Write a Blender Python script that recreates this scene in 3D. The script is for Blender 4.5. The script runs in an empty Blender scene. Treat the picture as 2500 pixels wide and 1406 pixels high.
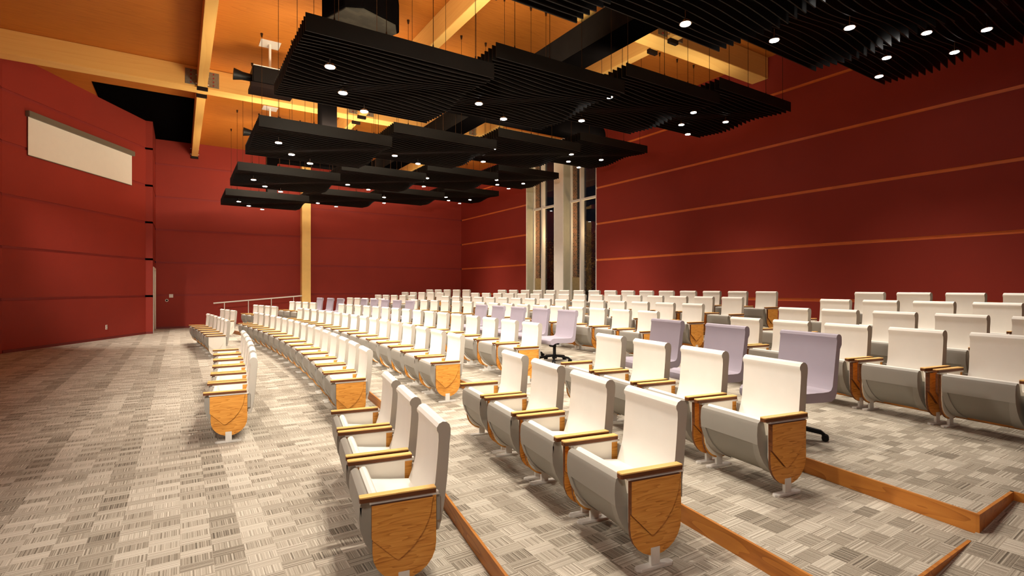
import bpy, bmesh, math, random
from mathutils import Vector, Matrix
random.seed(7)
K = 0.8          # the layout below is in units of 0.8 m; everything is scaled to metres at the end
PI = math.pi
C = bpy.context.scene.collection
SC = bpy.context.scene

# ------------------------------------------------------------------ materials
def nmat(name):
    m = bpy.data.materials.new(name); m.use_nodes = True
    nt = m.node_tree; b = nt.nodes['Principled BSDF']
    return m, nt, b
def lk(nt, a, b): nt.links.new(a, b)
def math_n(nt, op, a, b=None, c=None):
    n = nt.nodes.new('ShaderNodeMath'); n.operation = op
    for i, v in enumerate((a, b, c)):
        if v is None: continue
        if isinstance(v, (int, float)): n.inputs[i].default_value = v
        else: lk(nt, v, n.inputs[i])
    return n.outputs[0]
def ramp(nt, fac, stops, interp='LINEAR'):
    r = nt.nodes.new('ShaderNodeValToRGB'); r.color_ramp.interpolation = interp
    e = r.color_ramp.elements
    while len(e) < len(stops): e.new(0.5)
    for i, (p, c) in enumerate(stops):
        e[i].position = p; e[i].color = (*c, 1)
    lk(nt, fac, r.inputs[0]); return r.outputs[0]
def noise(nt, vec, scale, detail=2, dims='3D', rough=.5):
    n = nt.nodes.new('ShaderNodeTexNoise'); n.noise_dimensions = dims
    n.inputs['Scale'].default_value = scale; n.inputs['Detail'].default_value = detail
    n.inputs['Roughness'].default_value = rough
    if dims == '1D': lk(nt, vec, n.inputs['W'])
    else: lk(nt, vec, n.inputs['Vector'])
    return n.outputs['Fac']
def mapping(nt, vec, scale=(1, 1, 1), rot=(0, 0, 0)):
    n = nt.nodes.new('ShaderNodeMapping'); n.inputs['Scale'].default_value = scale
    n.inputs['Rotation'].default_value = rot
    lk(nt, vec, n.inputs['Vector']); return n.outputs[0]
def coord(nt, kind='Object'):
    return nt.nodes.new('ShaderNodeTexCoord').outputs[kind]
def wpos(nt): return nt.nodes.new('ShaderNodeNewGeometry').outputs['Position']

def plain(name, col, rough=.6, metal=0, spec=.5, var=.06, vs=6, emis=None, es=0):
    m, nt, b = nmat(name)
    f = noise(nt, coord(nt), vs, 2)
    lo = tuple(c * (1 - var) for c in col); hi = tuple(min(1, c * (1 + var)) for c in col)
    lk(nt, ramp(nt, f, [(.3, lo), (.7, hi)]), b.inputs['Base Color'])
    b.inputs['Roughness'].default_value = rough; b.inputs['Metallic'].default_value = metal
    b.inputs['Specular IOR Level'].default_value = spec
    if emis:
        b.inputs['Emission Color'].default_value = (*emis, 1); b.inputs['Emission Strength'].default_value = es
    return m

def wood(name, c1, c2, c3, scale=(2.2, 30, 30), rough=.45, wave=True):
    m, nt, b = nmat(name)
    v = coord(nt)
    mv = mapping(nt, v, scale)
    n1 = noise(nt, mv, 1.0, 4, rough=.6)
    mv2 = mapping(nt, v, tuple(s * .28 for s in scale))
    n2 = noise(nt, mv2, 1.0, 2)
    w = math_n(nt, 'FRACT', math_n(nt, 'MULTIPLY', n2, 9.0))
    f = math_n(nt, 'ADD', math_n(nt, 'MULTIPLY', n1, .62), math_n(nt, 'MULTIPLY', w, .38))
    lk(nt, ramp(nt, f, [(.25, c3), (.42, c1), (.75, c2)]), b.inputs['Base Color'])
    b.inputs['Roughness'].default_value = rough
    b.inputs['Specular IOR Level'].default_value = .3
    return m

M = {}
# walls
M['wall_red'] = plain('painted_red_panel', (.29, .033, .0205), .62, var=.03, vs=1.2, spec=.18)
M['wall_groove'] = plain('red_groove', (.26, .018, .012), .7, var=.02)
M['wall_strip'] = plain('orange_strip', (.85, .20, .045), .4, var=.06, vs=4)
M['base_red'] = plain('dark_red_base', (.16, .012, .008), .6, var=.02)
M['offwhite'] = plain('off_white_paint', (.84, .79, .69), .5, var=.02)
M['greenbeige'] = plain('beige_reveal_paint', (.46, .44, .33), .6, var=.03)
M['frame_white'] = plain('white_frame', (.78, .74, .66), .45, var=.02)
M['screen'] = plain('screen_fabric', (.80, .74, .64), .8, var=.01)
M['screen_case'] = plain('screen_case', (.16, .13, .09), .5, var=.03)
M['black'] = plain('black_duct', (.0025, .002, .002), .9, var=.1, spec=.0)
M['duct_grey'] = plain('duct_side', (.014, .012, .011), .85, var=.1, spec=.03)
M['baffle'] = plain('charcoal_baffle', (.0085, .0065, .005), .45, var=.15, vs=3, spec=.14)
M['wire'] = plain('wire', (.035, .015, .006), .6, var=.02, spec=.1)
M['steel'] = plain('grey_steel_plate', (.22, .20, .15), .45, .3, var=.12, vs=30)
M['bolt'] = plain('bolt', (.55, .48, .38), .3, .8, var=.02)
M['dark_steel'] = plain('dark_saddle', (.012, .006, .005), .6, var=.1, spec=.15)
M['chrome'] = plain('satin_aluminium', (.74, .71, .65), .4, 0.1, var=.05, vs=20)
M['plate_white'] = plain('white_plastic', (.72, .67, .60), .4, var=.01)
M['seat_white'] = plain('white_upholstery', (.82, .78, .71), .55, var=.015, vs=9, spec=.3)
M['seat_grey'] = plain('warm_grey_shell', (.30, .275, .235), .5, var=.02, vs=5, spec=.3)
M['side_grey'] = plain('side_upholstery', (.44, .40, .34), .55, var=.02, vs=5, spec=.25)
M['shell_panel'] = plain('grey_panel', (.25, .228, .19), .5, var=.02, vs=5, spec=.3)
M['lavender'] = plain('lavender_upholstery', (.42, .37, .43), .6, var=.02, vs=5, spec=.3)
M['caster'] = plain('black_plastic', (.005, .0045, .0045), .5, var=.1, spec=.2)
M['beam'] = wood('glulam', (.87, .51, .145), (.89, .54, .16), (.84, .47, .13), (.5, 3, 14), .5)
M['column'] = plain('yellow_column', (.95, .62, .19), .5, var=.03)
M['deck'] = wood('ceiling_deck', (.47, .148, .017), (.52, .17, .021), (.40, .118, .012), (1.6, 26, 2), .6)
M['oak'] = wood('oak_veneer', (.64, .27, .045), (.74, .35, .07), (.42, .15, .018), (6, 6, 85), .42)
M['oak_edge'] = wood('dark_oak_edge', (.13, .04, .010), (.16, .05, .012), (.09, .027, .006), (3, 20, 40), .5)
M['oak_top'] = wood('armrest_oak', (.86, .52, .17), (.90, .56, .19), (.76, .42, .12), (3, 40, 10), .4)
M['oak_riser'] = wood('riser_oak', (.50, .18, .03), (.58, .23, .04), (.36, .12, .018), (18, 1.3, 24), .45)
M['lens'] = plain('lamp_lens', (.9, .9, .9), .4, emis=(1, .96, .90), es=45)
M['rim'] = plain('lamp_rim', (.30, .22, .16), .25, .8, var=.02)
M['glass_black'] = plain('black_glass', (.01, .01, .01), .05, 0, spec=.9, var=0)
M['reflection_pane'] = None
M['stone'] = plain('buff_stone', (.45, .34, .17), .7, var=.1, vs=12)
M['bark'] = plain('bark', (.05, .03, .02), .9, var=.3)
M['leaf'] = plain('autumn_leaf', (.10, .055, .015), .8, var=.5, vs=2)
M['night_ground'] = plain('night_ground', (.01, .012, .008), .9, var=.3)

def carpet():
    m, nt, b = nmat('basketweave_carpet')
    P = wpos(nt)
    sep = nt.nodes.new('ShaderNodeSeparateXYZ'); lk(nt, P, sep.inputs[0])
    x, y = sep.outputs[0], sep.outputs[1]
    CX, CY = .157, .086
    ux = math_n(nt, 'DIVIDE', x, CX); uy = math_n(nt, 'DIVIDE', y, CY)
    fx = math_n(nt, 'FLOOR', ux); fy = math_n(nt, 'FLOOR', uy)
    par = math_n(nt, 'FLOORED_MODULO', math_n(nt, 'ADD', fx, fy), 2.0)
    cell = nt.nodes.new('ShaderNodeCombineXYZ'); lk(nt, fx, cell.inputs[0]); lk(nt, fy, cell.inputs[1])
    wn = nt.nodes.new('ShaderNodeTexWhiteNoise'); wn.noise_dimensions = '2D'; lk(nt, cell.outputs[0], wn.inputs['Vector'])
    rnd = wn.outputs['Value']
    # column tone: the tiles repeat in strips that run the length of the hall
    cn = nt.nodes.new('ShaderNodeTexWhiteNoise'); cn.noise_dimensions = '1D'
    lk(nt, math_n(nt, 'FLOORED_MODULO', fx, 4.0), cn.inputs['W'])
    sx = math_n(nt, 'ADD', math_n(nt, 'MULTIPLY', x, 105.0), math_n(nt, 'MULTIPLY', rnd, 90.0))
    sy = math_n(nt, 'ADD', math_n(nt, 'MULTIPLY', y, 105.0), math_n(nt, 'MULTIPLY', rnd, 90.0))
    mix = nt.nodes.new('ShaderNodeMix'); mix.data_type = 'FLOAT'
    lk(nt, par, mix.inputs[0]); lk(nt, sy, mix.inputs[2]); lk(nt, sx, mix.inputs[3])
    st = noise(nt, mix.outputs[0], 1.0, 1.5, '1D', .6)
    fine = noise(nt, P, 160, 1)
    t = math_n(nt, 'ADD', math_n(nt, 'MULTIPLY', st, .62), math_n(nt, 'MULTIPLY', rnd, .17))
    t = math_n(nt, 'ADD', t, math_n(nt, 'MULTIPLY', fine, .12))
    t = math_n(nt, 'ADD', t, math_n(nt, 'MULTIPLY', cn.outputs['Value'], .10))
    t = math_n(nt, 'ADD', t, math_n(nt, 'MULTIPLY', par, -.035))
    lk(nt, ramp(nt, t, [(.27, (.13, .108, .083)), (.42, (.32, .275, .215)), (.55, (.48, .425, .345)), (.74, (.71, .65, .55))]), b.inputs['Base Color'])
    b.inputs['Roughness'].default_value = .95; b.inputs['Specular IOR Level'].default_value = .1
    return m
M['carpet'] = carpet()

def brick():
    m, nt, b = nmat('mixed_brick')
    P = wpos(nt)
    sep = nt.nodes.new('ShaderNodeSeparateXYZ'); lk(nt, P, sep.inputs[0])
    cb = nt.nodes.new('ShaderNodeCombineXYZ')
    lk(nt, math_n(nt, 'ADD', sep.outputs[0], sep.outputs[1]), cb.inputs[0]); lk(nt, sep.outputs[2], cb.inputs[1])
    t = nt.nodes.new('ShaderNodeTexBrick'); lk(nt, cb.outputs[0], t.inputs['Vector'])
    t.inputs['Scale'].default_value = 4.2
    t.inputs['Color1'].default_value = (.30, .11, .05, 1); t.inputs['Color2'].default_value = (.10, .045, .03, 1)
    t.inputs['Mortar'].default_value = (.35, .27, .18, 1); t.inputs['Mortar Size'].default_value = .02
    lk(nt, t.outputs['Color'], b.inputs['Base Color']); b.inputs['Roughness'].default_value = .85
    return m
M['brick'] = brick()
def painted_reflection():  # brick tones paint a reflection of the carpet into the pane colour
    m, nt, b = nmat('reflected_carpet_pane')
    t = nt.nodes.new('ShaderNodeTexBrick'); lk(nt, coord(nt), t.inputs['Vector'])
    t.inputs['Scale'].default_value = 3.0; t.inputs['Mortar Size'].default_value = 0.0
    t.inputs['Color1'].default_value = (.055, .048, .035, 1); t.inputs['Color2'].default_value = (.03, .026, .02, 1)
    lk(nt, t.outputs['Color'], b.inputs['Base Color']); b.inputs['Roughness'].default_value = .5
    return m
M['reflection_pane'] = painted_reflection()

def glass():
    m, nt, b = nmat('clear_glass')
    out = nt.nodes['Material Output']
    g = nt.nodes.new('ShaderNodeBsdfGlossy'); g.inputs['Roughness'].default_value = .02
    tr = nt.nodes.new('ShaderNodeBsdfTransparent'); tr.inputs[0].default_value = (.93, .93, .92, 1)
    f = nt.nodes.new('ShaderNodeLayerWeight'); f.inputs[0].default_value = .5
    ff = math_n(nt, 'MULTIPLY_ADD', math_n(nt, 'POWER', f.outputs['Facing'], 5.0), .9, .045)
    mx = nt.nodes.new('ShaderNodeMixShader')
    lk(nt, ff, mx.inputs[0]); lk(nt, tr.outputs[0], mx.inputs[1]); lk(nt, g.outputs[0], mx.inputs[2])
    lk(nt, mx.outputs[0], out.inputs[0])
    return m
M['glass'] = glass()

# ------------------------------------------------------------------ mesh helpers
class MB:
    def __init__(s): s.v = []; s.f = []; s.mi = []
    def add(s, verts, faces, mi=0):
        o = len(s.v); s.v += [tuple(v) for v in verts]
        for i, f in enumerate(faces):
            s.f.append([a + o for a in f]); s.mi.append(mi if isinstance(mi, int) else mi[i])
        return s
    def box(s, x0, x1, y0, y1, z0, z1, mi=0):
        V = [(x0, y0, z0), (x1, y0, z0), (x1, y1, z0), (x0, y1, z0), (x0, y0, z1), (x1, y0, z1), (x1, y1, z1), (x0, y1, z1)]
        return s.add(V, [(0, 3, 2, 1), (4, 5, 6, 7), (0, 1, 5, 4), (1, 2, 6, 5), (2, 3, 7, 6), (3, 0, 4, 7)], mi)
    def obox(s, p, q, z0, z1, d0, d1, mi=0):
        """box along the segment p-q (plan), reaching from d0 to d1 to its left side"""
        dx, dy = q[0] - p[0], q[1] - p[1]; L = math.hypot(dx, dy); nx, ny = -dy / L, dx / L
        P = [(p[0] + nx * d0, p[1] + ny * d0), (q[0] + nx * d0, q[1] + ny * d0), (q[0] + nx * d1, q[1] + ny * d1), (p[0] + nx * d1, p[1] + ny * d1)]
        return s.prism(P, z0, z1, mi)
    def prism(s, poly, z0, z1, mi=0):
        n = len(poly)
        V = [(x, y, z0) for x, y in poly] + [(x, y, z1) for x, y in poly]
        F = [tuple(range(n - 1, -1, -1)), tuple(range(n, 2 * n))] + [(i, (i + 1) % n, n + (i + 1) % n, n + i) for i in range(n)]
        return s.add(V, F, mi)
    def prof(s, poly, y0, y1, mi=0, smi=None):
        """profile in x-z, extruded along y"""
        n = len(poly)
        V = [(x, y0, z) for x, z in poly] + [(x, y1, z) for x, z in poly]
        F = [tuple(range(n)), tuple(range(2 * n - 1, n - 1, -1))] + [((i + 1) % n, i, n + i, n + (i + 1) % n) for i in range(n)]
        side = mi if smi is None else smi
        return s.add(V, F, [side, side] + [mi] * n)
    def cyl(s, p, q, r0, r1=None, n=12, mi=0, cap=True):
        r1 = r0 if r1 is None else r1
        p, q = Vector(p), Vector(q); d = (q - p).normalized()
        a = d.orthogonal().normalized(); b = d.cross(a)
        V = []
        for c, r in ((p, r0), (q, r1)):
            for i in range(n):
                t = 2 * PI * i / n; V.append(tuple(c + a * math.cos(t) * r + b * math.sin(t) * r))
        F = [(i, (i + 1) % n, n + (i + 1) % n, n + i) for i in range(n)]
        if cap: F += [tuple(range(n - 1, -1, -1)), tuple(range(n, 2 * n))]
        return s.add(V, F, mi)
    def mesh(s, name, mats, smooth=None, bevel=0):
        me = bpy.data.meshes.new(name); me.from_pydata(s.v, [], s.f)
        for m in (mats if isinstance(mats, (list, tuple)) else [mats]): me.materials.append(m)
        for p, i in zip(me.polygons, s.mi): p.material_index = i
        bm = bmesh.new(); bm.from_mesh(me)
        bmesh.ops.recalc_face_normals(bm, faces=bm.faces)
        if bevel:
            es = [e for e in bm.edges if e.is_manifold and e.calc_face_angle(0) > .6]
            bmesh.ops.bevel(bm, geom=es, offset=bevel, segments=2, affect='EDGES', clamp_overlap=True)
        bm.to_mesh(me); bm.free()
        if smooth:
            for p in me.polygons: p.use_smooth = True
            me.set_sharp_from_angle(angle=math.radians(smooth))
        me.update(); return me
    def build(s, name, mats, parent=None, smooth=None, bevel=0, loc=None):
        o = bpy.data.objects.new(name, s.mesh(name, mats, smooth, bevel)); C.objects.link(o)
        if parent: o.parent = parent
        if loc: o.location = loc
        return o
def tag(o, label, cat, group=None, kind=None):
    o['label'] = label; o['category'] = cat
    if group: o['group'] = group
    if kind: o['kind'] = kind
    return o
def struct(o, parent=None):
    o['kind'] = 'structure'; return o
def empty(name, loc=(0, 0, 0), rz=0):
    o = bpy.data.objects.new(name, None); C.objects.link(o); o.empty_display_size = .2
    o.location = loc; o.rotation_euler = (0, 0, rz); return o
def copy_tree(o, parent=None):
    c = o.copy(); C.objects.link(c); c.parent = parent
    for ch in list(o.children): copy_tree(ch, c)
    return c
def strip_cat(o): pass

# ------------------------------------------------------------------ room shell
HC = 8.84          # ceiling
YB = 29.1; YN = -0.9; XR = 14.9
G0, GS, GH = 1.565, 1.528, .085      # first groove height, spacing, groove opening
A = (-4.34, 20.57); B = (-1.2, 26.15); Cc = (-.96, 26.15); D = (-.96, YB)
MY = 28.2                            # the hall is symmetric about Y = 14.1
def panel_wall(mb, p, q, z0=0, z1=HC, groove_mat=1, extra=0):
    """wall p->q whose inner face lies on the segment; room on the right side of p->q"""
    mb.obox(p, q, z0, z1, .03, .22, groove_mat)
    edges = [z0] + [g for k in range(6) if G0 + GS * k > z0 for g in (G0 + GS * k - GH / 2, G0 + GS * k + GH / 2)] + [z1]
    for i in range(0, len(edges), 2):
        if edges[i] >= z1: break
        mb.obox(p, q, edges[i], min(edges[i + 1], z1), 0, .04, 0)
def wall(name, segs, mats, **k):
    mb = MB()
    for p, q in segs: panel_wall(mb, p, q, **k)
    return struct(mb.build(name, mats))
RW = [M['wall_red'], M['wall_groove']]
wall('wall_back', [((D[0], YB), (XR, YB))], RW)
wall('wall_front', [((XR, YN), (D[0], YN))], RW)
# left: stage recess, splayed wall, jamb and reveal
mb = MB()
panel_wall(mb, (A[0], 7.63), A); panel_wall(mb, A, B); panel_wall(mb, B, Cc)
mb.box(B[0], Cc[0], B[1] + .03, B[1] + .225, 0, HC, 0)
struct(mb.build('wall_left', RW))
mb = MB()
panel_wall(mb, (Cc[0], Cc[1] + .225), (Cc[0], 26.42)); panel_wall(mb, (Cc[0], 28.95), D)
panel_wall(mb, (Cc[0], 26.42), (Cc[0], 28.95), z0=2.80)
struct(mb.build('wall_left_reveal', RW))
mb = MB()
Am = (A[0], MY - A[1]); Bm = (B[0], MY - B[1]); Cm = (Cc[0], MY - Cc[1])
panel_wall(mb, Bm, Am); panel_wall(mb, Cm, Bm); panel_wall(mb, (D[0], YN), Cm)
struct(mb.build('wall_left_near', RW))
# right wall with two tall window openings
RS = [M['wall_red'], M['wall_strip']]
W1 = (16.56, 18.78); W2 = (19.48, 21.78)
mb = MB()
panel_wall(mb, (XR, W1[0]), (XR, YN)); panel_wall(mb, (XR, YB), (XR, W2[1]))
struct(mb.build('wall_right', RS))
mb = MB()
mb.box(XR, XR + .45, W1[1], W2[0], 0, HC - .02, 0)
for y0, y1 in (W1, W2): mb.box(XR + .02, XR + .45, y0, y1, HC - .12, HC - .02, 0)
struct(mb.build('wall_right_pier', [M['offwhite']]))
# window reveals, frames, panes
for i, (y0, y1) in enumerate((W1, W2)):
    root = empty('window_%d' % (i + 1), (XR, y0, 0)); struct(root)
    mb = MB(); w = y1 - y0
    mb.box(.02, .45, w - .012, w, 0, HC - .12, 0); mb.box(.02, .45, 0, .012, 0, HC - .12, 0)
    mb.build('window_reveal', [M['greenbeige']], root)
    mb = MB()
    mb.box(.40, .50, .012, .07, 0, HC - .12); mb.box(.40, .50, w - .07, w - .012, 0, HC - .12)
    mb.box(.30, .50, w * .60, w * .60 + .10, 0, HC - .12)
    for z in (.0, 5.86, HC - .20): mb.box(.36, .50, .02, w - .02, z, z + .09)
    mb.build('window_frame', [M['frame_white']], root)
    mb = MB(); mb.box(-.025, .03, -.03, .0, 0, HC - .02); mb.box(-.025, .03, w, w + .03, 0, HC - .02)
    mb.build('window_trim', [M['offwhite']], root)
    mb = MB(); mb.box(.445, .455, .03, w - .03, .05, HC - .15)
    mb.build('window_pane', [M['glass']], root)
# baseboards
def base(name, p, q):
    mb = MB(); mb.obox(p, q, 0, .085, -.018, .02); struct(mb.build(name, [M['base_red']]))
base('baseboard_back', (D[0], YB), (1.1, YB)); base('baseboard_left', A, B)
base('baseboard_left_jamb', B, Cc)
# ceiling
mb = MB(); mb.box(-4.8, XR + .25, YN - .2, YB + .25, HC, HC + .2)
struct(mb.build('ceiling', [M['deck']]))
mb = MB(); mb.box(-2.5, .44, 22.2, YB, HC - .02, HC - .002)
struct(mb.build('ceiling_recess', [M['black']]))

# floor with tiers --------------------------------------------------
RISE = .1325
CROW = {1: .23, 2: 1.73, 3: 3.22, 4: 4.74, 5: 6.24, 6: 7.75, 7: 9.2, 8: 10.67, 9: 12.1}   # armrest-tip X at Y=7.25
LEV = {1: 0, 2: 0, 3: 1, 4: 2, 5: 3, 6: 3, 7: 4, 8: 5, 9: 6}
def tipx(row, Y):
    Yf = Y if Y <= 14.1 else MY - Y      # mirror
    c = CROW[row]
    if Yf >= 7.0: return c + .355 - (Yf - 14.1) ** 2 / 132.
    n = c - .42
    if Yf <= 5.5: return n - (5.5 - Yf) * .168
    t = (Yf - 5.5) / 1.5; c7 = c + .355 - 7.1 ** 2 / 132.
    return n * (1 - t) + c7 * t
RY0, RY1 = 1.22, 26.98
def ramp_z(x): return max(0, min(.3375, (x - 1.13) * .0833))
mb = MB(); mb.box(-4.8, XR, YN - .1, YB + .1, -.2, 0)
# ramps along both ends
for y0, y1 in ((YN, RY0), (RY1, YB)):
    V = []
    xs = [1.13, 5.18]
    V = [(1.13, y0, 0), (5.18, y0, 0), (5.18, y1, 0), (1.13, y1, 0), (5.18, y0, .3375), (5.18, y1, .3375)]
    mb.add(V, [(0, 1, 4), (3, 5, 2), (0, 4, 5, 3), (1, 2, 5, 4), (0, 3, 2, 1)])
def tier(mb, tr, lev, row):
    ys = []
    y = RY0
    yy = [RY0] + [RY0 + .25 + .5 * i for i in range(200) if RY0 + .25 + .5 * i < RY1 - .1] + [RY1]
    if lev == 3: segs = [YN, RY0 - 1e-4] + yy + [RY1 + 1e-4, YB]
    elif lev > 3: segs = [YN, YN + .7] + yy + [YB]
    else: segs = yy
    def fx(y):
        if lev == 3 and (y < RY0 or y > RY1): return 5.18
        return tipx(row, y) - .63
    z0, z1 = (lev - 1) * RISE, lev * RISE
    for a, b in zip(segs[:-1], segs[1:]):
        xa, xb = fx(a), fx(b)
        mb.add([(xa, a, z0), (xb, b, z0), (XR, b, z0), (XR, a, z0), (xa, a, z1), (xb, b, z1), (XR, b, z1), (XR, a, z1)],
               [(4, 5, 6, 7)] + ([(0, 4, 7, 3)] if a == segs[0] else []) + ([(1, 2, 6, 5)] if b == segs[-1] else []))
        t = .02
        d = Vector((xb - xa, b - a)); 
        tr.prism([(xa - t, a), (xb - t, b), (xb, b), (xa, a)], z0 + .0005, z1 + .001)
    if lev <= 3:   # cheeks beside the ramps
        for yy_, sg in ((RY0, -1), (RY1, 1)):
            xa = fx(yy_ + (1e-3 if sg < 0 else -1e-3)) - .02
            x1 = {1: 4.3, 2: 4.3, 3: 5.18}[lev]
            tr.box(xa, x1, min(yy_, yy_ + sg * .02), max(yy_, yy_ + sg * .02), max(z0 - (.13 if lev == 3 else 0), 0.0), z1 + .001)
TR = []
for i, (lev, row) in enumerate(((1, 3), (2, 4), (3, 5), (4, 7), (5, 8), (6, 9))):
    tr = MB(); tier(mb, tr, lev, row)
    struct(tr.build('trim_%d' % (i + 1), [M['oak_riser']]))
struct(mb.build('floor', [M['carpet']]))

# beams --------------------------------------------------------------
BB = HC - .64
def beam_obj(name, x0, x1, y0, y1, label, dz=0, z1=None):
    """glulam: long axis local x"""
    L = max(x1 - x0, y1 - y0); along_x = (x1 - x0) > (y1 - y0); W = (y1 - y0) if along_x else (x1 - x0)
    o = empty(name, ((x0 + x1) / 2, (y0 + y1) / 2, BB + dz), 0 if along_x else PI / 2)
    mb = MB(); mb.box(-L / 2, L / 2, -W / 2, W / 2, 0, HC - BB - dz - .003)
    mb.build('beam_body', [M['beam']], o, bevel=.008)
    return tag(o, label, 'beam')
mY = [(8.9, 9.42), (18.96, 19.52)]
beam_obj('main_beam', -.9, XR - .01, mY[0][0], mY[0][1], 'pale yellow timber main beam nearer the camera, ending at the right red wall')
beam_obj('main_beam', -4.5, XR - .01, mY[1][0], mY[1][1], 'long bright timber main beam crossing above the left red wall, far one of two')
CX_ = [(.455, .715), (5.46, 5.72), (10.4, 10.66)]
names = ['left', 'middle', 'right']
def hanger(parent, x, ysign, W=.26):
    """steel saddle at a crossing end; local to beam (long axis x)"""
    mb = MB()
    mb.box(x - .05, x + .05, -W / 2 - .02, W / 2 + .02, -.10, .0)
    o = mb.build('saddle', [M['dark_steel']], parent)
    for s in (-1, 1):
        for h in (.10, .36):
            mb = MB(); mb.cyl((0, 0, 0), (0, s * .05, 0), .022, n=8)
            mb.build('bolt', [M['bolt']], parent, smooth=40, loc=(x, s * W / 2, h))
def plates(parent, x, face_sign, xo=0):
    mb = MB(); y = face_sign * .015
    return
for i, (x0, x1) in enumerate(CX_):
    for j, (y0, y1) in enumerate(((YN + .01, 8.88), (9.44, 18.94), (19.54, YB - .01))):
        wh = ['near', 'middle', 'far'][j]
        o = beam_obj('cross_beam', x0, x1, y0, y1, '%s timber cross beam running %s' % (
            ['Leftmost', 'Second', 'Right-hand'][i], ['toward the camera from the nearer main beam', 'between the two main beams', 'from the far main beam to the back red wall'][j]), dz=0 if j < 2 else .0)
        L = y1 - y0
        if j > 0: hanger(o, -L / 2 + .06, 1)
        hanger(o, L / 2 - .06, 1)
# bracket plates on main beam faces
for k, (y0, y1) in enumerate(mY):
    for i, (x0, x1) in enumerate(CX_):
        xc = (x0 + x1) / 2
        r = empty('bracket_plate', (xc, y0, BB + .04))
        for s in (-1, 1):
            mb = MB(); a, b = (.15, .46) if s > 0 else (-.46, -.15)
            mb.box(a, b, -.018, -.002, .02, .50)
            pl = mb.build('plate', [M['steel']], r, bevel=.003)
            for h in range(4):
                mb = MB(); mb.cyl((0, -.035, 0), (0, -.017, 0), .025, n=6)
                mb.build('bolt', [M['wall_groove']], pl, loc=((a + b) / 2, 0, .08 + .12 * h))
        tag(r, 'grey bolted steel bracket plates on the %s main beam at the %s cross beam' % (['nearer', 'far'][k], ['leftmost', 'second', 'right-hand'][i]), 'bracket')
# column
mb = MB(); mb.box(5.36, 5.80, 28.66, YB - .005, 0, HC - .01)
o = mb.build('timber_column', [M['column']], bevel=.008); tag(o, 'tall yellow timber column standing against the back red wall', 'column')
for i in (0, 2): pass

# ducts ---------------------------------------------------------------
DB, DT = 5.5 + 1.9, 6.15 + 1.9
mb = MB(); mb.box(7.81, 8.54, -.5, 28.6, DB, DT, [1, 0, 0, 0, 0, 1]); 
mb2 = MB(); mb2.box(7.81, 8.54, -.5, 28.6, DB, DT, [0, 0, 0, 0, 0, 1])
o = mb2.build('main_duct', [M['black'], M['duct_grey']], bevel=.01)
tag(o, 'long black rectangular air duct running the length of the hall above the slatted clouds', 'duct')
def branch(y0, x_end, ztop, label, sgn, wid=.62):
    x_start = 7.81 if sgn < 0 else 8.54
    o = empty('branch_duct', (x_start, y0, DB))
    mb = MB(); R = .40; th = DT - DB - .08; w = .38
    L = abs(x_end - x_start)
    # profile in x-z: horizontal run, rounded elbow, vertical drop
    P = [(0, 0), (0, th)]
    n = 8
    P += [(sgn * (L - R + R * math.sin(t * PI / 2 / n)), th - R + R * math.cos(t * PI / 2 / n)) for t in range(n + 1)]
    P += [(sgn * L, ztop - DB), (sgn * (L - w), ztop - DB), (sgn * (L - w), -.12), (sgn * (L - w - .12), 0)]
    mb.prof(P, 0, wid)
    mb.build('elbow_run', [M['black']], o, smooth=35)
    mb = MB(); mb.box(min(sgn * (L - w - .04), sgn * (L + .04)), max(sgn * (L - w - .04), sgn * (L + .04)), -.04, wid + .04, ztop - DB, ztop - DB + .06)
    mb.build('duct_collar', [M['black']], o)
    return tag(o, label, 'duct')
HA = [3.85, 4.23, 4.61, 4.99]
branch(14.15, 3.15, 1.9 + HA[0] + .02, 'black elbow duct dropping onto the left cloud of the second visible row', -1, .55)
branch(24.25, 3.15, 1.9 + HA[0] + .02, 'black elbow duct dropping onto the left cloud of the farthest row', -1, .55)
branch(14.3, 13.35, 1.9 + HA[3] + .02, 'black elbow duct with rounded shoulder in front of the white window head', 1, .62)

# clouds ----------------------------------------------------------------
ROWY = [2.56, 7.62, 12.68, 17.72, 22.72]
UX = [1.47, 4.57, 7.68, 10.74]; UW = 3.06
ROWN = ['row overhead nearest the camera', 'second row from the camera', 'middle row', 'fourth row from the camera', 'farthest row']
UN = ['leftmost slatted black ceiling cloud', 'second-from-left slatted black ceiling cloud', 'third-from-left slatted black ceiling cloud', 'rightmost slatted black ceiling cloud']
def fin_bottom(u, v):
    return -(.255 - .065 * math.sin(PI * v) * math.sin(2 * PI * u + 2.2 * PI * v - .4))
NF = 23; FS = 2.86 / (NF - 1)
mb = MB(); NS = 26
for k in range(NF):
    v = k / (NF - 1); y = k * FS; t = .009
    P = [(0, 0)] + [(UW, 0)]
    low = [(UW * i / NS, fin_bottom(i / NS, v)) for i in range(NS, -1, -1)]
    mb.prof(P + low, y - t, y + t)
slat_me = mb.mesh('slat_panel', [M['baffle']])
mb = MB()
for y in (.55, 2.3): mb.box(.05, UW - .05, y - .02, y + .02, -.06, -.02)
rail_me = mb.mesh('cross_rail', [M['black']])
mb = MB()
for y in (.25, .9, 2.0, 2.65):
    pass
for x in (.5, 2.5): mb.box(x - .02, x + .02, .02, 2.84, -.05, -.01)
rail_me = mb.mesh('support_rail', [M['black']])
cloud_n = 0
cable_cache = {}
def cable_mesh(u):
    if u not in cable_cache:
        L = HC - (1.9 + HA[u])
        mb = MB(); mb.cyl((0, 0, 0), (0, 0, L), .0055, n=5)
        mb.cyl((0, 0, -.03), (0, 0, .05), .022, .008, n=6); mb.cyl((0, 0, L - .10), (0, 0, L), .018, .035, n=6)
        cable_cache[u] = mb.mesh('hanger_cable', [M['wire']])
    return cable_cache[u]
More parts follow.
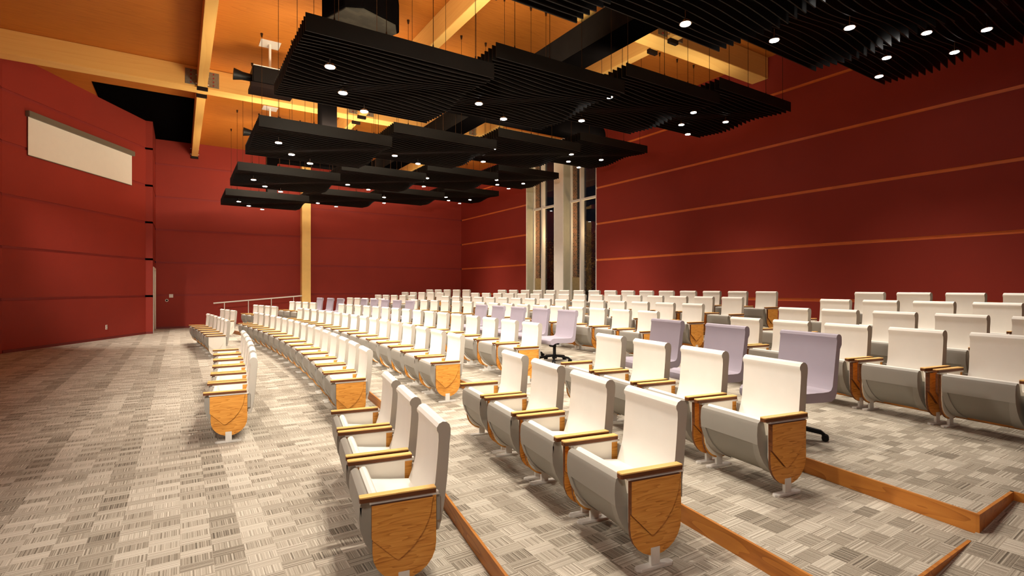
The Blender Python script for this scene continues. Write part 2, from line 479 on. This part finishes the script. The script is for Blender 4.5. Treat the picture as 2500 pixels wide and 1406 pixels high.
for r in range(5):
    for u in range(4):
        o = empty('acoustic_cloud', (UX[u], ROWY[r], 1.9 + HA[u]))
        tag(o, '%s in the %s' % (UN[u], ROWN[r]), 'ceiling cloud', 'slatted acoustic clouds hung in rows')
        p = bpy.data.objects.new('slat_panel', slat_me); C.objects.link(p); p.parent = o
        p = bpy.data.objects.new('support_rail', rail_me); C.objects.link(p); p.parent = o
        for yy in (.02, 2.98 - .14):
            for k in range(4):
                p = bpy.data.objects.new('hanger_cable', cable_mesh(u)); C.objects.link(p); p.parent = o
                p.location = ((.06, 1.17, 1.94, 2.71)[k] if u == 2 else .40 + .77 * k, yy, 0)
# downlights ------------------------------------------------------------
DL = [(0, 1.99, .79), (0, 2.45, 1.79), (0, 3.06, 2.55), (1, 5.28, 1.88), (1, 6.23, 2.43), (2, 8.04, .88), (2, 8.58, 2.46),
      (3, 11.96, 2.1), (3, 11.40, 1.25), (3, 12.87, 2.6), (3, 12.80, 1.27)]
mb = MB(); mb.cyl((0, 0, 0), (0, 0, .035), .09, .075, n=20); mb.cyl((0, 0, .035), (0, 0, .20), .010, n=6)
# ring lip
for i in range(20):
    pass
house_me = mb.mesh('lamp_housing', [M['rim']], smooth=40)
mb = MB(); mb.cyl((0, 0, -.008), (0, 0, .002), .072, n=20); lens_me = mb.mesh('lamp_lens', [M['lens']], smooth=40)
DLN = {0: ['front-most', 'middle', 'rear-most'], 1: ['left', 'right'], 2: ['front', 'rear'], 3: ['left rear', 'left front', 'right rear', 'right front']}
lights = []
def lamp_data(name, typ, col, energy):
    l = bpy.data.lights.new(name, typ); l.color = col; l.energy = energy; return l
WARM = (1.0, .91, .78)
for r in range(5):
    cnt = {}
    for (u, x, dy) in DL + ([(2, 9.2, 1.55), (3, 12.16, .62)] if r == 0 else []):
        i = cnt.get(u, 0); cnt[u] = i + 1
        nm = DLN[u][i] if i < len(DLN[u]) else 'extra front'
        z = 1.9 + HA[u] - .36
        o = empty('downlight', (x, ROWY[r] + dy, z))
        tag(o, 'glowing downlight, %s under the %s, %s' % (nm, UN[u].replace(' slatted black ceiling', ''), ROWN[r]), 'ceiling light', 'round downlights in the slatted clouds')
        for n_, me in (('lamp_housing', house_me), ('lamp_lens', lens_me)):
            p = bpy.data.objects.new(n_, me); C.objects.link(p); p.parent = o
        l = lamp_data('downlight_lamp', 'SPOT', WARM, 1.0)
        l.spot_size = math.radians(98); l.spot_blend = .8; l.shadow_soft_size = .08
        lo = bpy.data.objects.new('downlight_lamp', l); C.objects.link(lo); lo.location = (x, ROWY[r] + dy, z - .04)
        lights.append((lo, r, u))

# ------------------------------------------------------------------ auditorium chair
AY = .357; AW = .0275
ch = {}
back_prof = [(.405, .40), (.432, .45), (.458, .52), (.478, .58), (.489, .625), (.496, .70), (.505, .80), (.512, .90), (.511, .945), (.500, .965), (.500, .985), (.515, 1.008), (.540, 1.020),
             (.566, 1.016), (.586, .998), (.594, .97), (.593, .93), (.584, .86), (.577, .75), (.566, .62), (.552, .50), (.532, .38), (.515, .32), (.495, .315), (.47, .35)]
def in_front(poly): return poly
W_ = .292
mb = MB(); mb.prof(back_prof, -W_, W_, 0, 1)
me = mb.mesh('backrest', [M['seat_white'], M['side_grey']], smooth=30); ch['backrest'] = me
# back shell: rear skin slightly proud of the upholstery, grey
mb = MB(); rear = [(.596, .93), (.588, .86), (.581, .75), (.570, .62), (.556, .50), (.536, .38), (.519, .32)]
mb.prof(rear + [(x - .02, z) for x, z in reversed(rear)], -W_ + .01, W_ - .01)
for sg in (-1, 1): mb.box(.470, .510, sg * (W_ + .004), sg * (W_ + .045), .40, .565)
ch['back_shell'] = mb.mesh('back_shell', [M['seat_grey']], smooth=30)
# seat shell
front = [(.036, .588), (.018, .574), (.010, .545), (.006, .480), (.012, .405), (.038, .325), (.078, .255), (.130, .195), (.19, .152), (.25, .125)]
def offs(P, t):
    n = len(P); out = []
    for i, p in enumerate(P):
        a = P[max(i - 1, 0)]; b = P[min(i + 1, n - 1)]; dx, dz = b[0] - a[0], b[1] - a[1]; L = math.hypot(dx, dz)
        out.append((p[0] + dz / L * t, p[1] - dx / L * t))
    return out
inner = offs(front, -.012)
shell = [(.050, .592)] + front[:3] + inner[3:] + [(.31, .135), (.345, .20), (.365, .29), (.372, .43), (.10, .47), (.082, .56), (.066, .586)]
mb = MB(); mb.prof(shell, -.303, .303)
# raised rim round the recessed front panel
n = len(front)
def strip(i0, i1, ya, yb):
    V = []; F = []
    for i in range(i0, i1 + 1):
        p, q = inner[i], front[i]
        V += [(p[0], ya(i), p[1]), (p[0], yb(i), p[1]), (q[0], ya(i), q[1]), (q[0], yb(i), q[1])]
    m = i1 - i0 + 1
    for i in range(m - 1):
        a, b = 4 * i, 4 * (i + 1)
        F += [(a + 2, a + 3, b + 3, b + 2), (a, a + 2, b + 2, b), (a + 1, b + 1, b + 3, a + 3)]
    F += [(0, 1, 3, 2), (4 * m - 4, 4 * m - 2, 4 * m - 1, 4 * m - 3)]
    mb.add(V, F)
rimw = lambda i: .262 - .07 * ((i - 3) / (n - 4)) ** 1.2 if i > 3 else .262
strip(2, 4, lambda i: -.303, lambda i: .303)
strip(4, n - 1, lambda i: -.303, lambda i: -rimw(i)); strip(4, n - 1, lambda i: rimw(i), lambda i: .303)
ch['seat_shell'] = mb.mesh('seat_shell', [M['seat_grey']], smooth=32)
cush = [(.080, .46), (.072, .555), (.078, .582), (.096, .597), (.118, .594), (.134, .572), (.138, .525), (.152, .50), (.30, .478), (.44, .462), (.44, .43)]
mb = MB(); mb.prof(cush, -.296, .296); ch['seat_cushion'] = mb.mesh('seat_cushion', [M['seat_white']], smooth=32)
# recessed panel skin
mb = MB(); pf = offs(front, -.009)
V = []; F = []
for i in range(4, n):
    w = rimw(i) + .002; p = inner[i]; q = pf[i]
    V += [(p[0], -w, p[1]), (p[0], w, p[1]), (q[0], -w, q[1]), (q[0], w, q[1])]
m = n - 4
for i in range(m - 1):
    a, b = 4 * i, 4 * (i + 1)
    F += [(a + 2, a + 3, b + 3, b + 2), (a, a + 2, b + 2, b), (a + 1, b + 1, b + 3, a + 3)]
F += [(0, 1, 3, 2), (4 * m - 4, 4 * m - 2, 4 * m - 1, 4 * m - 3)]
mb.add(V, F); ch['under_panel'] = mb.mesh('under_panel', [M['shell_panel']], smooth=30)
# armrest
mb = MB()
mb.prism([(.0, -AW + .008), (.008, -AW), (.470, -AW), (.470, AW), (.008, AW), (0, AW - .008)], .600, .626, 0)
mb.prism([(.0, -AW + .008), (.008, -AW), (.470, -AW), (.470, AW), (.008, AW), (0, AW - .008)], .626, .634, 1)
ch['armrest'] = mb.mesh('armrest', [M['oak_edge'], M['oak_top']])
# side panels (outer U and shield)
def u_poly():
    P = [(.078, .598), (.078, .30)]
    for i in range(13):
        a = PI + PI * i / 12; P.append((.277 + .199 * math.cos(a), .275 + .195 * math.sin(a)))
    P += [(.476, .598)]
    return P
def shield():
    return [(.070, .578), (.070, .375), (.215, .232), (.228, .226), (.245, .230), (.33, .295), (.39, .375), (.43, .46), (.450, .578)]
def side(sg):
    mb = MB(); y0, y1 = (-.010, .010)
    mb.prof(u_poly(), y0, y1, 1, 0)
    return mb
mb = side(1); ch['side_panel'] = mb.mesh('side_panel', [M['oak'], M['oak_edge']])
mb = MB(); mb.prof(shield(), -.013, .013, 1, 0); ch['shield_panel'] = mb.mesh('shield_panel', [M['oak'], M['oak_edge']])
ch['side_panel_white'] = side(1).mesh('side_panel', [M['offwhite'], M['seat_grey']])
mb = MB(); mb.prof(shield(), -.008, .008); ch['shield_panel_white'] = mb.mesh('shield_panel', [M['offwhite']])
mb = MB(); mb.box(.06, .49, -.016, .016, .580, .601); ch['arm_bracket'] = mb.mesh('arm_bracket', [M['plate_white']])
mb = MB(); mb.prof([(.082, .592), (.082, .31)] + [(.277 + .19 * math.cos(PI + PI * i / 12), .285 + .19 * math.sin(PI + PI * i / 12)) for i in range(9)] + [(.415, .33), (.418, .592)], -.005, .005); ch['inner_panel'] = mb.mesh('inner_panel', [M['offwhite']])
mb = MB(); mb.box(.06, .49, -.016, .016, .580, .601); ch['arm_bracket'] = mb.mesh('arm_bracket', [M['plate_white']])
# pedestal foot
mb = MB()
mb.prism([(.125, -.012), (.150, -.030), (.385, -.030), (.41, -.012), (.41, .012), (.385, .030), (.150, .030), (.125, .012)], .0, .018)
mb.box(.235, .305, -.013, .013, .018, .13)
ch['foot'] = mb.mesh('foot', [M['chrome']], bevel=.002)
def make_chair(white=False, name='auditorium_chair'):
    o = empty(name)
    def add(part, y=0, parent=o, nm=None):
        p = bpy.data.objects.new(nm or part, ch[part]); C.objects.link(p); p.parent = parent; p.location = (0, y, 0); return p
    b = add('backrest'); s = add('seat_shell')
    q = add('back_shell'); q.parent = b
    q = add('under_panel'); q.parent = s
    add('seat_cushion')
    for sg in (-1, 1):
        a = add('armrest', sg * AY)
        br = add('arm_bracket'); br.parent = a
        wh = white and sg < 0
        p = add('side_panel_white' if wh else 'side_panel', sg * (AY - .002), nm='side_panel')
        h = add('shield_panel_white' if wh else 'shield_panel', sg * .023, parent=p, nm='shield_panel')
        if wh: p['label'] = 'off-white side panel'
        q = add('inner_panel', -sg * .014, parent=p); q['label'] = 'off-white inner face'
        add('foot', sg * (AY - .002))
    return o
proto = make_chair(); proto_used = [False]
proto_w = None
ORD = ['first', 'second', 'third', 'fourth', 'fifth', 'sixth', 'seventh', 'eighth', 'ninth', 'tenth', 'eleventh', 'twelfth', 'thirteenth', 'fourteenth', 'fifteenth', 'sixteenth', 'seventeenth']
ROWNM = {1: 'front row', 2: 'second row', 3: 'third row', 4: 'fourth row', 5: 'fifth row', 6: 'sixth row', 7: 'seventh row', 8: 'eighth row', 9: 'backmost row'}
def put(row, Y, src, label, group, z=None):
    X = tipx(row, Y); e = .2
    Yf = Y if Y <= 14.1 else MY - Y; sgn = 1 if Y <= 14.1 else -1
    s = .168 if Yf < 5.6 else (14.1 - Yf) / 66.
    s *= sgn
    o = src if not src.get('used') else copy_tree(src)
    if o is not src and 'used' in o: del o['used']
    src['used'] = 1
    o.location = (X, Y, LEV[row] * RISE); o.rotation_euler = (0, 0, -math.atan(s))
    tag(o, label, 'chair', group); return o
def block(row, ys, blk, white_first=False):
    """ys ordered from the camera end to the far end"""
    global proto_w
    n = len(ys)
    for i, y in enumerate(ys):
        src = proto
        if white_first and i == 0:
            if proto_w is None: proto_w = make_chair(True)
            src = proto_w
        where = {'near': 'near side block', 'centre': 'centre block', 'far': 'far side block', 'fcn': 'nearer section', 'fcf': 'farther section'}[blk]
        pos = '%s from the camera end' % ORD[i] if i > 0 else 'first at the camera end'
        lab = 'white auditorium seat, %s in the %s, %s' % (pos, ROWNM[row], where)
        put(row, y, src, lab, 'white seats of the %s, %s' % (ROWNM[row], where))
NP = .824
def near_ys(n): return [5.49 - .357 - NP * i for i in range(n)][::-1]
def far_ys(n): return [MY - y for y in near_ys(n)][::-1]
cp = .8565
centre = [14.1 + (i - 7.5) * cp for i in range(16)]
block(1, [7.63 + .842 * i for i in range(6)], 'fcn')
block(1, [16.25 + .835 * i for i in range(6)], 'fcf', True)
block(2, near_ys(3), 'near'); block(2, centre, 'centre'); block(2, far_ys(3), 'far', True)
block(3, near_ys(4), 'near'); block(3, centre, 'centre'); block(3, far_ys(4), 'far')
block(4, near_ys(4), 'near'); block(4, centre, 'centre'); block(4, far_ys(4), 'far')
for row in (6, 7, 8, 9):
    block(row, near_ys(6 if row < 8 else 5), 'near'); block(row, centre, 'centre'); block(row, far_ys(5), 'far')
for p in (proto, proto_w):
    if p and 'used' in p: del p['used']

# ------------------------------------------------------------------ lavender swivel chairs
def make_swivel():
    o = empty('swivel_chair')
    t = .075
    inner = [(-.27, .485), (-.225, .498), (-.10, .495), (.10, .49), (.18, .492), (.215, .505), (.235, .54), (.255, .66), (.285, .86), (.298, .955)]
    top = [(.290, .985), (.300, 1.008), (.325, 1.018), (.352, 1.010), (.366, .99), (.368, .955), (.366, .915), (.343, .875)]
    outer = [(.325, .74), (.305, .56), (.295, .47), (.27, .42), (.22, .395), (.10, .395), (-.14, .405), (-.20, .395), (-.245, .37), (-.282, .375), (-.300, .41), (-.298, .455)]
    mb = MB(); mb.prof([(a, b * 1.03 if b > .6 else b) for a, b in inner + top + outer], -.32, .32)
    mb.build('seat_and_back', [M['lavender']], o, smooth=30, bevel=0)
    mb = MB(); mb.box(-.14, .06, -.10, .10, .345, .398); mb.box(-.06, .02, -.05, .12, .29, .345)
    mb.build('seat_mount', [M['caster']], o, bevel=.01)
    mb = MB(); mb.cyl((0, 0, .10), (0, 0, .345), .032, n=14); mb.cyl((0, 0, .06), (0, 0, .14), .05, .042, n=14)
    mb.build('post', [M['caster']], o, smooth=40)
    mb = MB()
    for k in range(5):
        a = math.radians(72 * k + 18); c, s = math.cos(a), math.sin(a)
        pts = [(.03, .115, .032), (.16, .105, .027), (.30, .085, .022), (.335, .055, .018)]
        V = []; F = []
        for (rr, z, w) in pts:
            for (u_, dz) in ((-w, -.022), (w, -.022), (w, .016), (-w, .016)):
                V.append((rr * c - u_ * s, rr * s + u_ * c, z + dz))
        for i in range(3):
            for q in range(4):
                F.append((4 * i + q, 4 * i + (q + 1) % 4, 4 * i + 4 + (q + 1) % 4, 4 * i + 4 + q))
        F += [(0, 1, 2, 3), (12, 15, 14, 13)]
        mb.add(V, F)
    mb.build('star_base', [M['caster']], o, smooth=40)
    for k in range(5):
        a = math.radians(72 * k + 18); c, s = math.cos(a), math.sin(a)
        mb = MB()
        for sd in (-1, 1):
            mb.cyl((-s * sd * .010, c * sd * .010, 0), (-s * sd * .034, c * sd * .034, 0), .032, n=14)
        mb.build('caster', [M['caster']], o, smooth=40, loc=(.335 * c, .335 * s, .0325))
    return o
sw = make_swivel(); used = False
L3 = 3 * RISE
def swivel(x, y, label, rz, grp):
    global used
    o = sw if not used else copy_tree(sw); used = True
    o.location = (x, y, L3); o.rotation_euler = (0, 0, rz)
    tag(o, label, 'chair', grp)
for i, (x, y) in enumerate([(5.18, 2.90), (5.40, 4.02), (5.60, 5.12)]):
    swivel(x, y, 'lavender swivel chair, %s of three behind the nearest fourth-row seats' % ['largest', 'middle one', 'leftmost'][i], -.17, 'three large lavender swivel chairs at right')
for i in range(5):
    y = 8.45 + 1.02 * i
    swivel(6.47 + .06 * i, y, 'lavender swivel chair, %s of five mid-hall on the wide tier' % (
        ['rightmost', 'second from right', 'third from right', 'fourth from right', 'fifth from right'][i]), -.07, 'five lavender swivel chairs mid-hall')
for i in range(5):
    y = 17.75 + 1.05 * i
    swivel(6.70 - .1 * i, y, 'small distant lavender swivel chair, %s of five toward the back wall' % (['rightmost', 'second from right', 'middle', 'second from left', 'leftmost'][i]), .08, 'five distant lavender swivel chairs')
for i, (x, y) in enumerate([(5.64, 23.2), (5.45, 24.22), (5.24, 25.35)]):
    swivel(x, y, 'distant lavender swivel chair, %s of three just right of the yellow column' % ['right', 'middle', 'left'][i], .17, 'three distant lavender swivel chairs')

# ------------------------------------------------------------------ small fittings
# projection screen on the splayed left wall
ang = math.atan2(B[1] - A[1], B[0] - A[0])
o = empty('projection_screen', (A[0] + .78 * math.cos(ang), A[1] + .78 * math.sin(ang), 5.97), ang)
mb = MB(); mb.box(0.02, 4.70, -.05, -.04, 0, 1.2); mb.build('screen_surface', [M['screen']], o)
mb = MB(); mb.box(0.02, 4.70, -.056, -.034, -.02, .0); mb.build('bottom_bar', [M['screen_case']], o)
mb = MB(); mb.box(-.03, 4.78, -.13, -.0, 1.16, 1.34); mb.build('screen_housing', [M['screen_case']], o, bevel=.01)
tag(o, 'white projection screen with grey-brown housing hung high on the left red wall', 'projection screen')
def plate(name, loc, rz, w, h, label, cat, mat, detail=0):
    o = empty(name, loc, rz)
    mb = MB(); mb.box(-w / 2, w / 2, -.02, 0, -h / 2, h / 2); mb.build('cover_plate', [mat], o, bevel=.004)
    mb = MB()
    if detail == 1:
        for dz in (-h / 4, h / 4): mb.box(-w / 4, w / 4, -.026, -.019, dz - h / 8, dz + h / 8)
        mb.build('socket', [M['seat_grey']], o)
    elif detail == 2:
        mb.box(-w / 6, w / 6, -.03, -.019, -h / 5, h / 5); mb.build('rocker', [M['plate_white']], o)
    return tag(o, label, cat)
plate('wall_outlet', (A[0] + 4.15 * math.cos(ang), A[1] + 4.15 * math.sin(ang), .45), ang, .085, .17, 'white wall outlet low on the left red wall', 'outlet', M['plate_white'], 1)
plate('light_switch', (-.36, YB, 1.53), 0, .16, .16, 'square white switch plate on the back red wall near the door', 'switch', M['plate_white'], 2)
o = empty('door_knob_plate', (-.53, YB + .01, 1.32))
mb = MB(); mb.cyl((0, 0, 0), (0, -.03, 0), .065, n=18); mb.build('rosette', [M['chrome']], o, smooth=40)
mb = MB(); mb.cyl((0, -.03, 0), (0, -.07, 0), .045, .038, n=18); mb.build('dark_centre', [M['dark_steel']], o, smooth=40)
tag(o, 'small round dark metal fitting on the back red wall below the white switch', 'wall fitting')
# door in the reveal
o = empty('door_1', (Cc[0], 26.42, 0)); struct(o)
mb = MB(); mb.box(-.16, -.10, .08, 2.45, .01, 2.72); mb.build('door_leaf', [M['offwhite']], o)
mb = MB(); mb.box(-.2, .02, 0, .08, 0, 2.80); mb.box(-.2, .02, 2.45, 2.53, 0, 2.80); mb.box(-.2, .02, .08, 2.45, 2.72, 2.80); mb.build('door_frame', [M['offwhite']], o)
mb = MB(); mb.cyl((-.10, .25, 1.28), (-.03, .25, 1.28), .012, n=8); mb.cyl((-.03, .25, 1.28), (-.03, .42, 1.28), .012, n=8); mb.build('door_handle', [M['chrome']], o)
# handrail of the far ramp
RX0, RX1, RYR = 1.34, 5.34, 28.55
def rail_z(x): return 1.17 + (x - 1.34) * .0815
o = empty('handrail', (RX0, RYR, 0))
mb = MB(); mb.cyl((0, 0, rail_z(RX0)), (RX1 - RX0, 0, rail_z(RX1)), .034, n=12); mb.build('rail_bar', [M['frame_white']], o, smooth=40)
for x in (1.80, 2.84, 3.88, 4.93):
    mb = MB(); zf = ramp_z(x); mb.cyl((0, 0, zf), (0, 0, rail_z(x) - .02), .018, n=10); mb.cyl((0, 0, zf), (0, 0, zf + .015), .05, n=12)
    mb.build('post', [M['frame_white']], o, smooth=40, loc=(x - RX0, 0, 0))
tag(o, 'sloping white metal handrail with posts along the far ramp', 'handrail')
# projectors
def projector(x, y, label, sc=1.0, rz=0, body=True):
    o = empty('projector', (x, y, 0), rz)
    mb = MB(); mb.box(-.26, .26, -.26, .26, HC - .012, HC - .002); mb.build('mount_plate', [M['plate_white']], o)
    mb = MB(); mb.cyl((0, 0, 8.12), (0, 0, HC - .01), .035, n=14); mb.box(-.09, .09, -.07, .07, 8.06, 8.14); mb.build('mount_pole', [M['plate_white']], o, smooth=40)
    mb = MB(); mb.box(-.48, .62, -.34, .34, 7.56, 8.04, 0); mb.build('projector_body', [M['caster']], o, bevel=.03)
    mb = MB(); mb.box(-.46, .60, -.33, .33, 8.04, 8.06); mb.build('top_tray', [M['plate_white']], o)
    mb = MB(); mb.box(-.52, .60, -.37, .37, 7.44, 7.56); mb.build('skirt', [M['dark_steel']], o)
    mb = MB(); mb.cyl((-.48, 0, 7.78), (-.70, 0, 7.79), .10, .11, n=18); mb.cyl((-.70, 0, 7.79), (-.92, 0, 7.80), .11, .16, n=18); mb.build('lens_barrel', [M['caster']], o, smooth=30)
    return tag(o, label, 'projector')
projector(2.15, 16.1, 'black ceiling projector on a white pole left of the second cloud row')
projector(2.92, 21.85, 'black ceiling projector mostly hidden behind the middle cloud row, mount showing', rz=0)
# hooded housing with the carpet's reflection painted on its pane, top centre-left
o = empty('ceiling_housing', (3.36, 11.35, 7.55), math.radians(20))
oc = [(-.72, -.40), (-.45, -.68), (.45, -.68), (.72, -.40), (.72, .40), (.45, .68), (-.45, .68), (-.72, .40)]
mb = MB(); mb.prism(oc, .12, .75); mb.build('hood', [M['black']], o, bevel=.015)
mb = MB(); mb.prism([(a * .93, b * .93) for a, b in oc], .095, .12); mb.build('underside_pane', [M['reflection_pane']], o)
mb = MB(); mb.cyl((0, 0, .75), (0, 0, HC - 7.55), .05, n=12); mb.build('hanging_post', [M['black']], o)
tag(o, 'black eight-sided ceiling housing with a carpet reflection painted on its underside', 'ceiling fixture')

# ------------------------------------------------------------------ outside, night
mb = MB(); mb.box(XR + .3, XR + 22, -6, 40, -.5, -.3); o = mb.build('ground_outside', [M['night_ground']]); struct(o)
for i, y in enumerate((W1[1], W2[1])):
    o = empty('brick_pier', (XR + .47, y - .0, -.3))
    mb = MB(); mb.box(0, .30, -.06, .72, 2.7, HC); mb.build('brick_shaft', [M['brick']], o)
    mb = MB(); mb.box(0, .44, -.10, .76, 2.1, 2.7); mb.box(0, .30, -.07, .73, 0, 2.1); mb.build('stone_base', [M['stone']], o)
    tag(o, 'narrow brick pier with buff stone base outside the %s tall window' % ['right', 'left'][i], 'pier')
def tree(x, y, label):
    o = empty('tree', (x, y, -.3)); rnd = random.Random(3)
    mb = MB(); mb.cyl((0, 0, 0), (0.1, 0, 2.4), .22, .13, n=10)
    for k in range(9):
        a = k * 2.4; mb.cyl((.08, 0, 1.6 + .12 * k), (1.4 * math.cos(a), 1.4 * math.sin(a), 3.2 + .25 * k), .07, .02, n=6)
    mb.build('trunk', [M['bark']], o, smooth=50)
    mb = MB()
    for k in range(5200):
        a, b = rnd.uniform(0, 2 * PI), math.acos(rnd.uniform(-1, 1)); R = rnd.uniform(.5, 1) ** .5
        p = Vector((2.3 * R * math.sin(b) * math.cos(a), 2.6 * R * math.sin(b) * math.sin(a), 3.6 + 2.0 * R * math.cos(b) + .3 * math.sin(3 * a)))
        t1 = Vector((rnd.gauss(0, 1), rnd.gauss(0, 1), rnd.gauss(0, 1))).normalized(); t2 = t1.orthogonal().normalized(); s = rnd.uniform(.04, .09)
        mb.add([p - t1 * s, p + t2 * s * .6, p + t1 * s, p - t2 * s * .6], [(0, 1, 2, 3)])
    lf = mb.build('foliage', [M['leaf']], o)
    tag(o, label, 'tree')
tree(XR + 5.5, 23.8, 'dim autumn-leaved tree outside in the night beyond the right window panes')
tree(XR + 7.9, 30.9, 'dim autumn-leaved tree outside in the night beyond the left window panes')

# ------------------------------------------------------------------ lights
E_DOWN = 270
ROWF = [.95, 1.1, 1.2, 1.25, 1.3]
for lo, r, u in lights:
    lo.data.energy = E_DOWN * ROWF[r] * [1, 1, .9, .6][u]
    if u == 3: lo.data.spot_size = math.radians(84)
def area(name, loc, rot, sx, sy, e, col=(1, .84, .62)):
    l = lamp_data(name, 'AREA', col, e); l.shape = 'RECTANGLE'; l.size = sx; l.size_y = sy
    o = bpy.data.objects.new(name, l); C.objects.link(o); o.location = loc; o.rotation_euler = rot; return o
# unseen area lights added above the clouds to brighten deck and beams
for r in range(5):
    for u, e in ((0, 105), (1, 58), (2, 38), (3, 16)):
        area('deck_fill', (UX[u] + 1.5, ROWY[r] + 1.4, 1.9 + HA[u] + .34), (math.radians(128), 0, 0), 2.0, .5, 1.0 * e * [.2, .8, 1.15, 1.0, .8][r], (1, .85, .62))
# fill spots added near the walls, without fixtures, to brighten seats and hall
for pos, aim, e, sz in (((-.80, .4, 4.4), (2.0, 20, -.2), 2600, 48), ((-.80, .1, 4.4), (11.0, 18, 1.1), 3400, 46), ((-4.15, 9.5, 7.2), (4.5, 11, .5), 1500, 62), ((-4.15, 8.6, 6.2), (1.8, 3.6, .4), 900, 56), ((-.85, -.5, 3.9), (3.2, 4.5, .3), 260, 84), ((-4.15, 16.5, 7.2), (4.5, 17, .5), 1500, 62), ((-4.15, 18.0, 6.6), (.6, 24.5, 0), 1500, 56)):
    l = lamp_data('wall_side_fill', 'SPOT', (1, .915, .80), e); l.spot_size = math.radians(sz); l.spot_blend = .9; l.shadow_soft_size = .25
    o = bpy.data.objects.new('wall_side_fill', l); C.objects.link(o); o.location = pos
    d = Vector(aim) - Vector(pos); o.rotation_euler = d.to_track_quat('-Z', 'Y').to_euler()
for pos, e in (((XR + 1.3, 17.4, 4.5), 45), ((XR + 1.1, 20.6, 4.5), 45), ((XR + 2.6, 18.3, 5.0), 160)):  # unseen points added outside to light the brick piers and trees
    l = lamp_data('outside_fill', 'POINT', (1, .66, .34), e); l.shadow_soft_size = .1
    o = bpy.data.objects.new('outside_fill', l); C.objects.link(o); o.location = pos

w = bpy.data.worlds.new('night'); SC.world = w; w.use_nodes = True
w.node_tree.nodes['Background'].inputs[0].default_value = (.004, .004, .006, 1)
w.node_tree.nodes['Background'].inputs[1].default_value = 1

# ------------------------------------------------------------------ camera
cam = bpy.data.cameras.new('camera'); cam.sensor_width = 36; cam.lens = 36 * 1260 / 2500; cam.clip_start = .02; cam.clip_end = 200
co = bpy.data.objects.new('camera', cam); C.objects.link(co)
co.location = (0, 0, 1.9); co.rotation_euler = (PI / 2, 0, -math.atan(810 / 1260))
SC.camera = co

# ------------------------------------------------------------------ scale the whole layout to metres
done = set()
for o in SC.objects:
    o.location = o.location * K
    if o.type == 'MESH' and o.data.name not in done:
        done.add(o.data.name); o.data.transform(Matrix.Scale(K, 4))
    if o.type == 'LIGHT' and o.data.name not in done:
        done.add(o.data.name)
        if o.data.type == 'AREA': o.data.size *= K; o.data.size_y *= K
        else: o.data.shadow_soft_size *= K

SC.view_settings.view_transform = 'Standard'; SC.view_settings.look = 'None'
SC.view_settings.gamma = 1; SC.view_settings.use_curve_mapping = False
SC.view_settings.exposure = 0.0
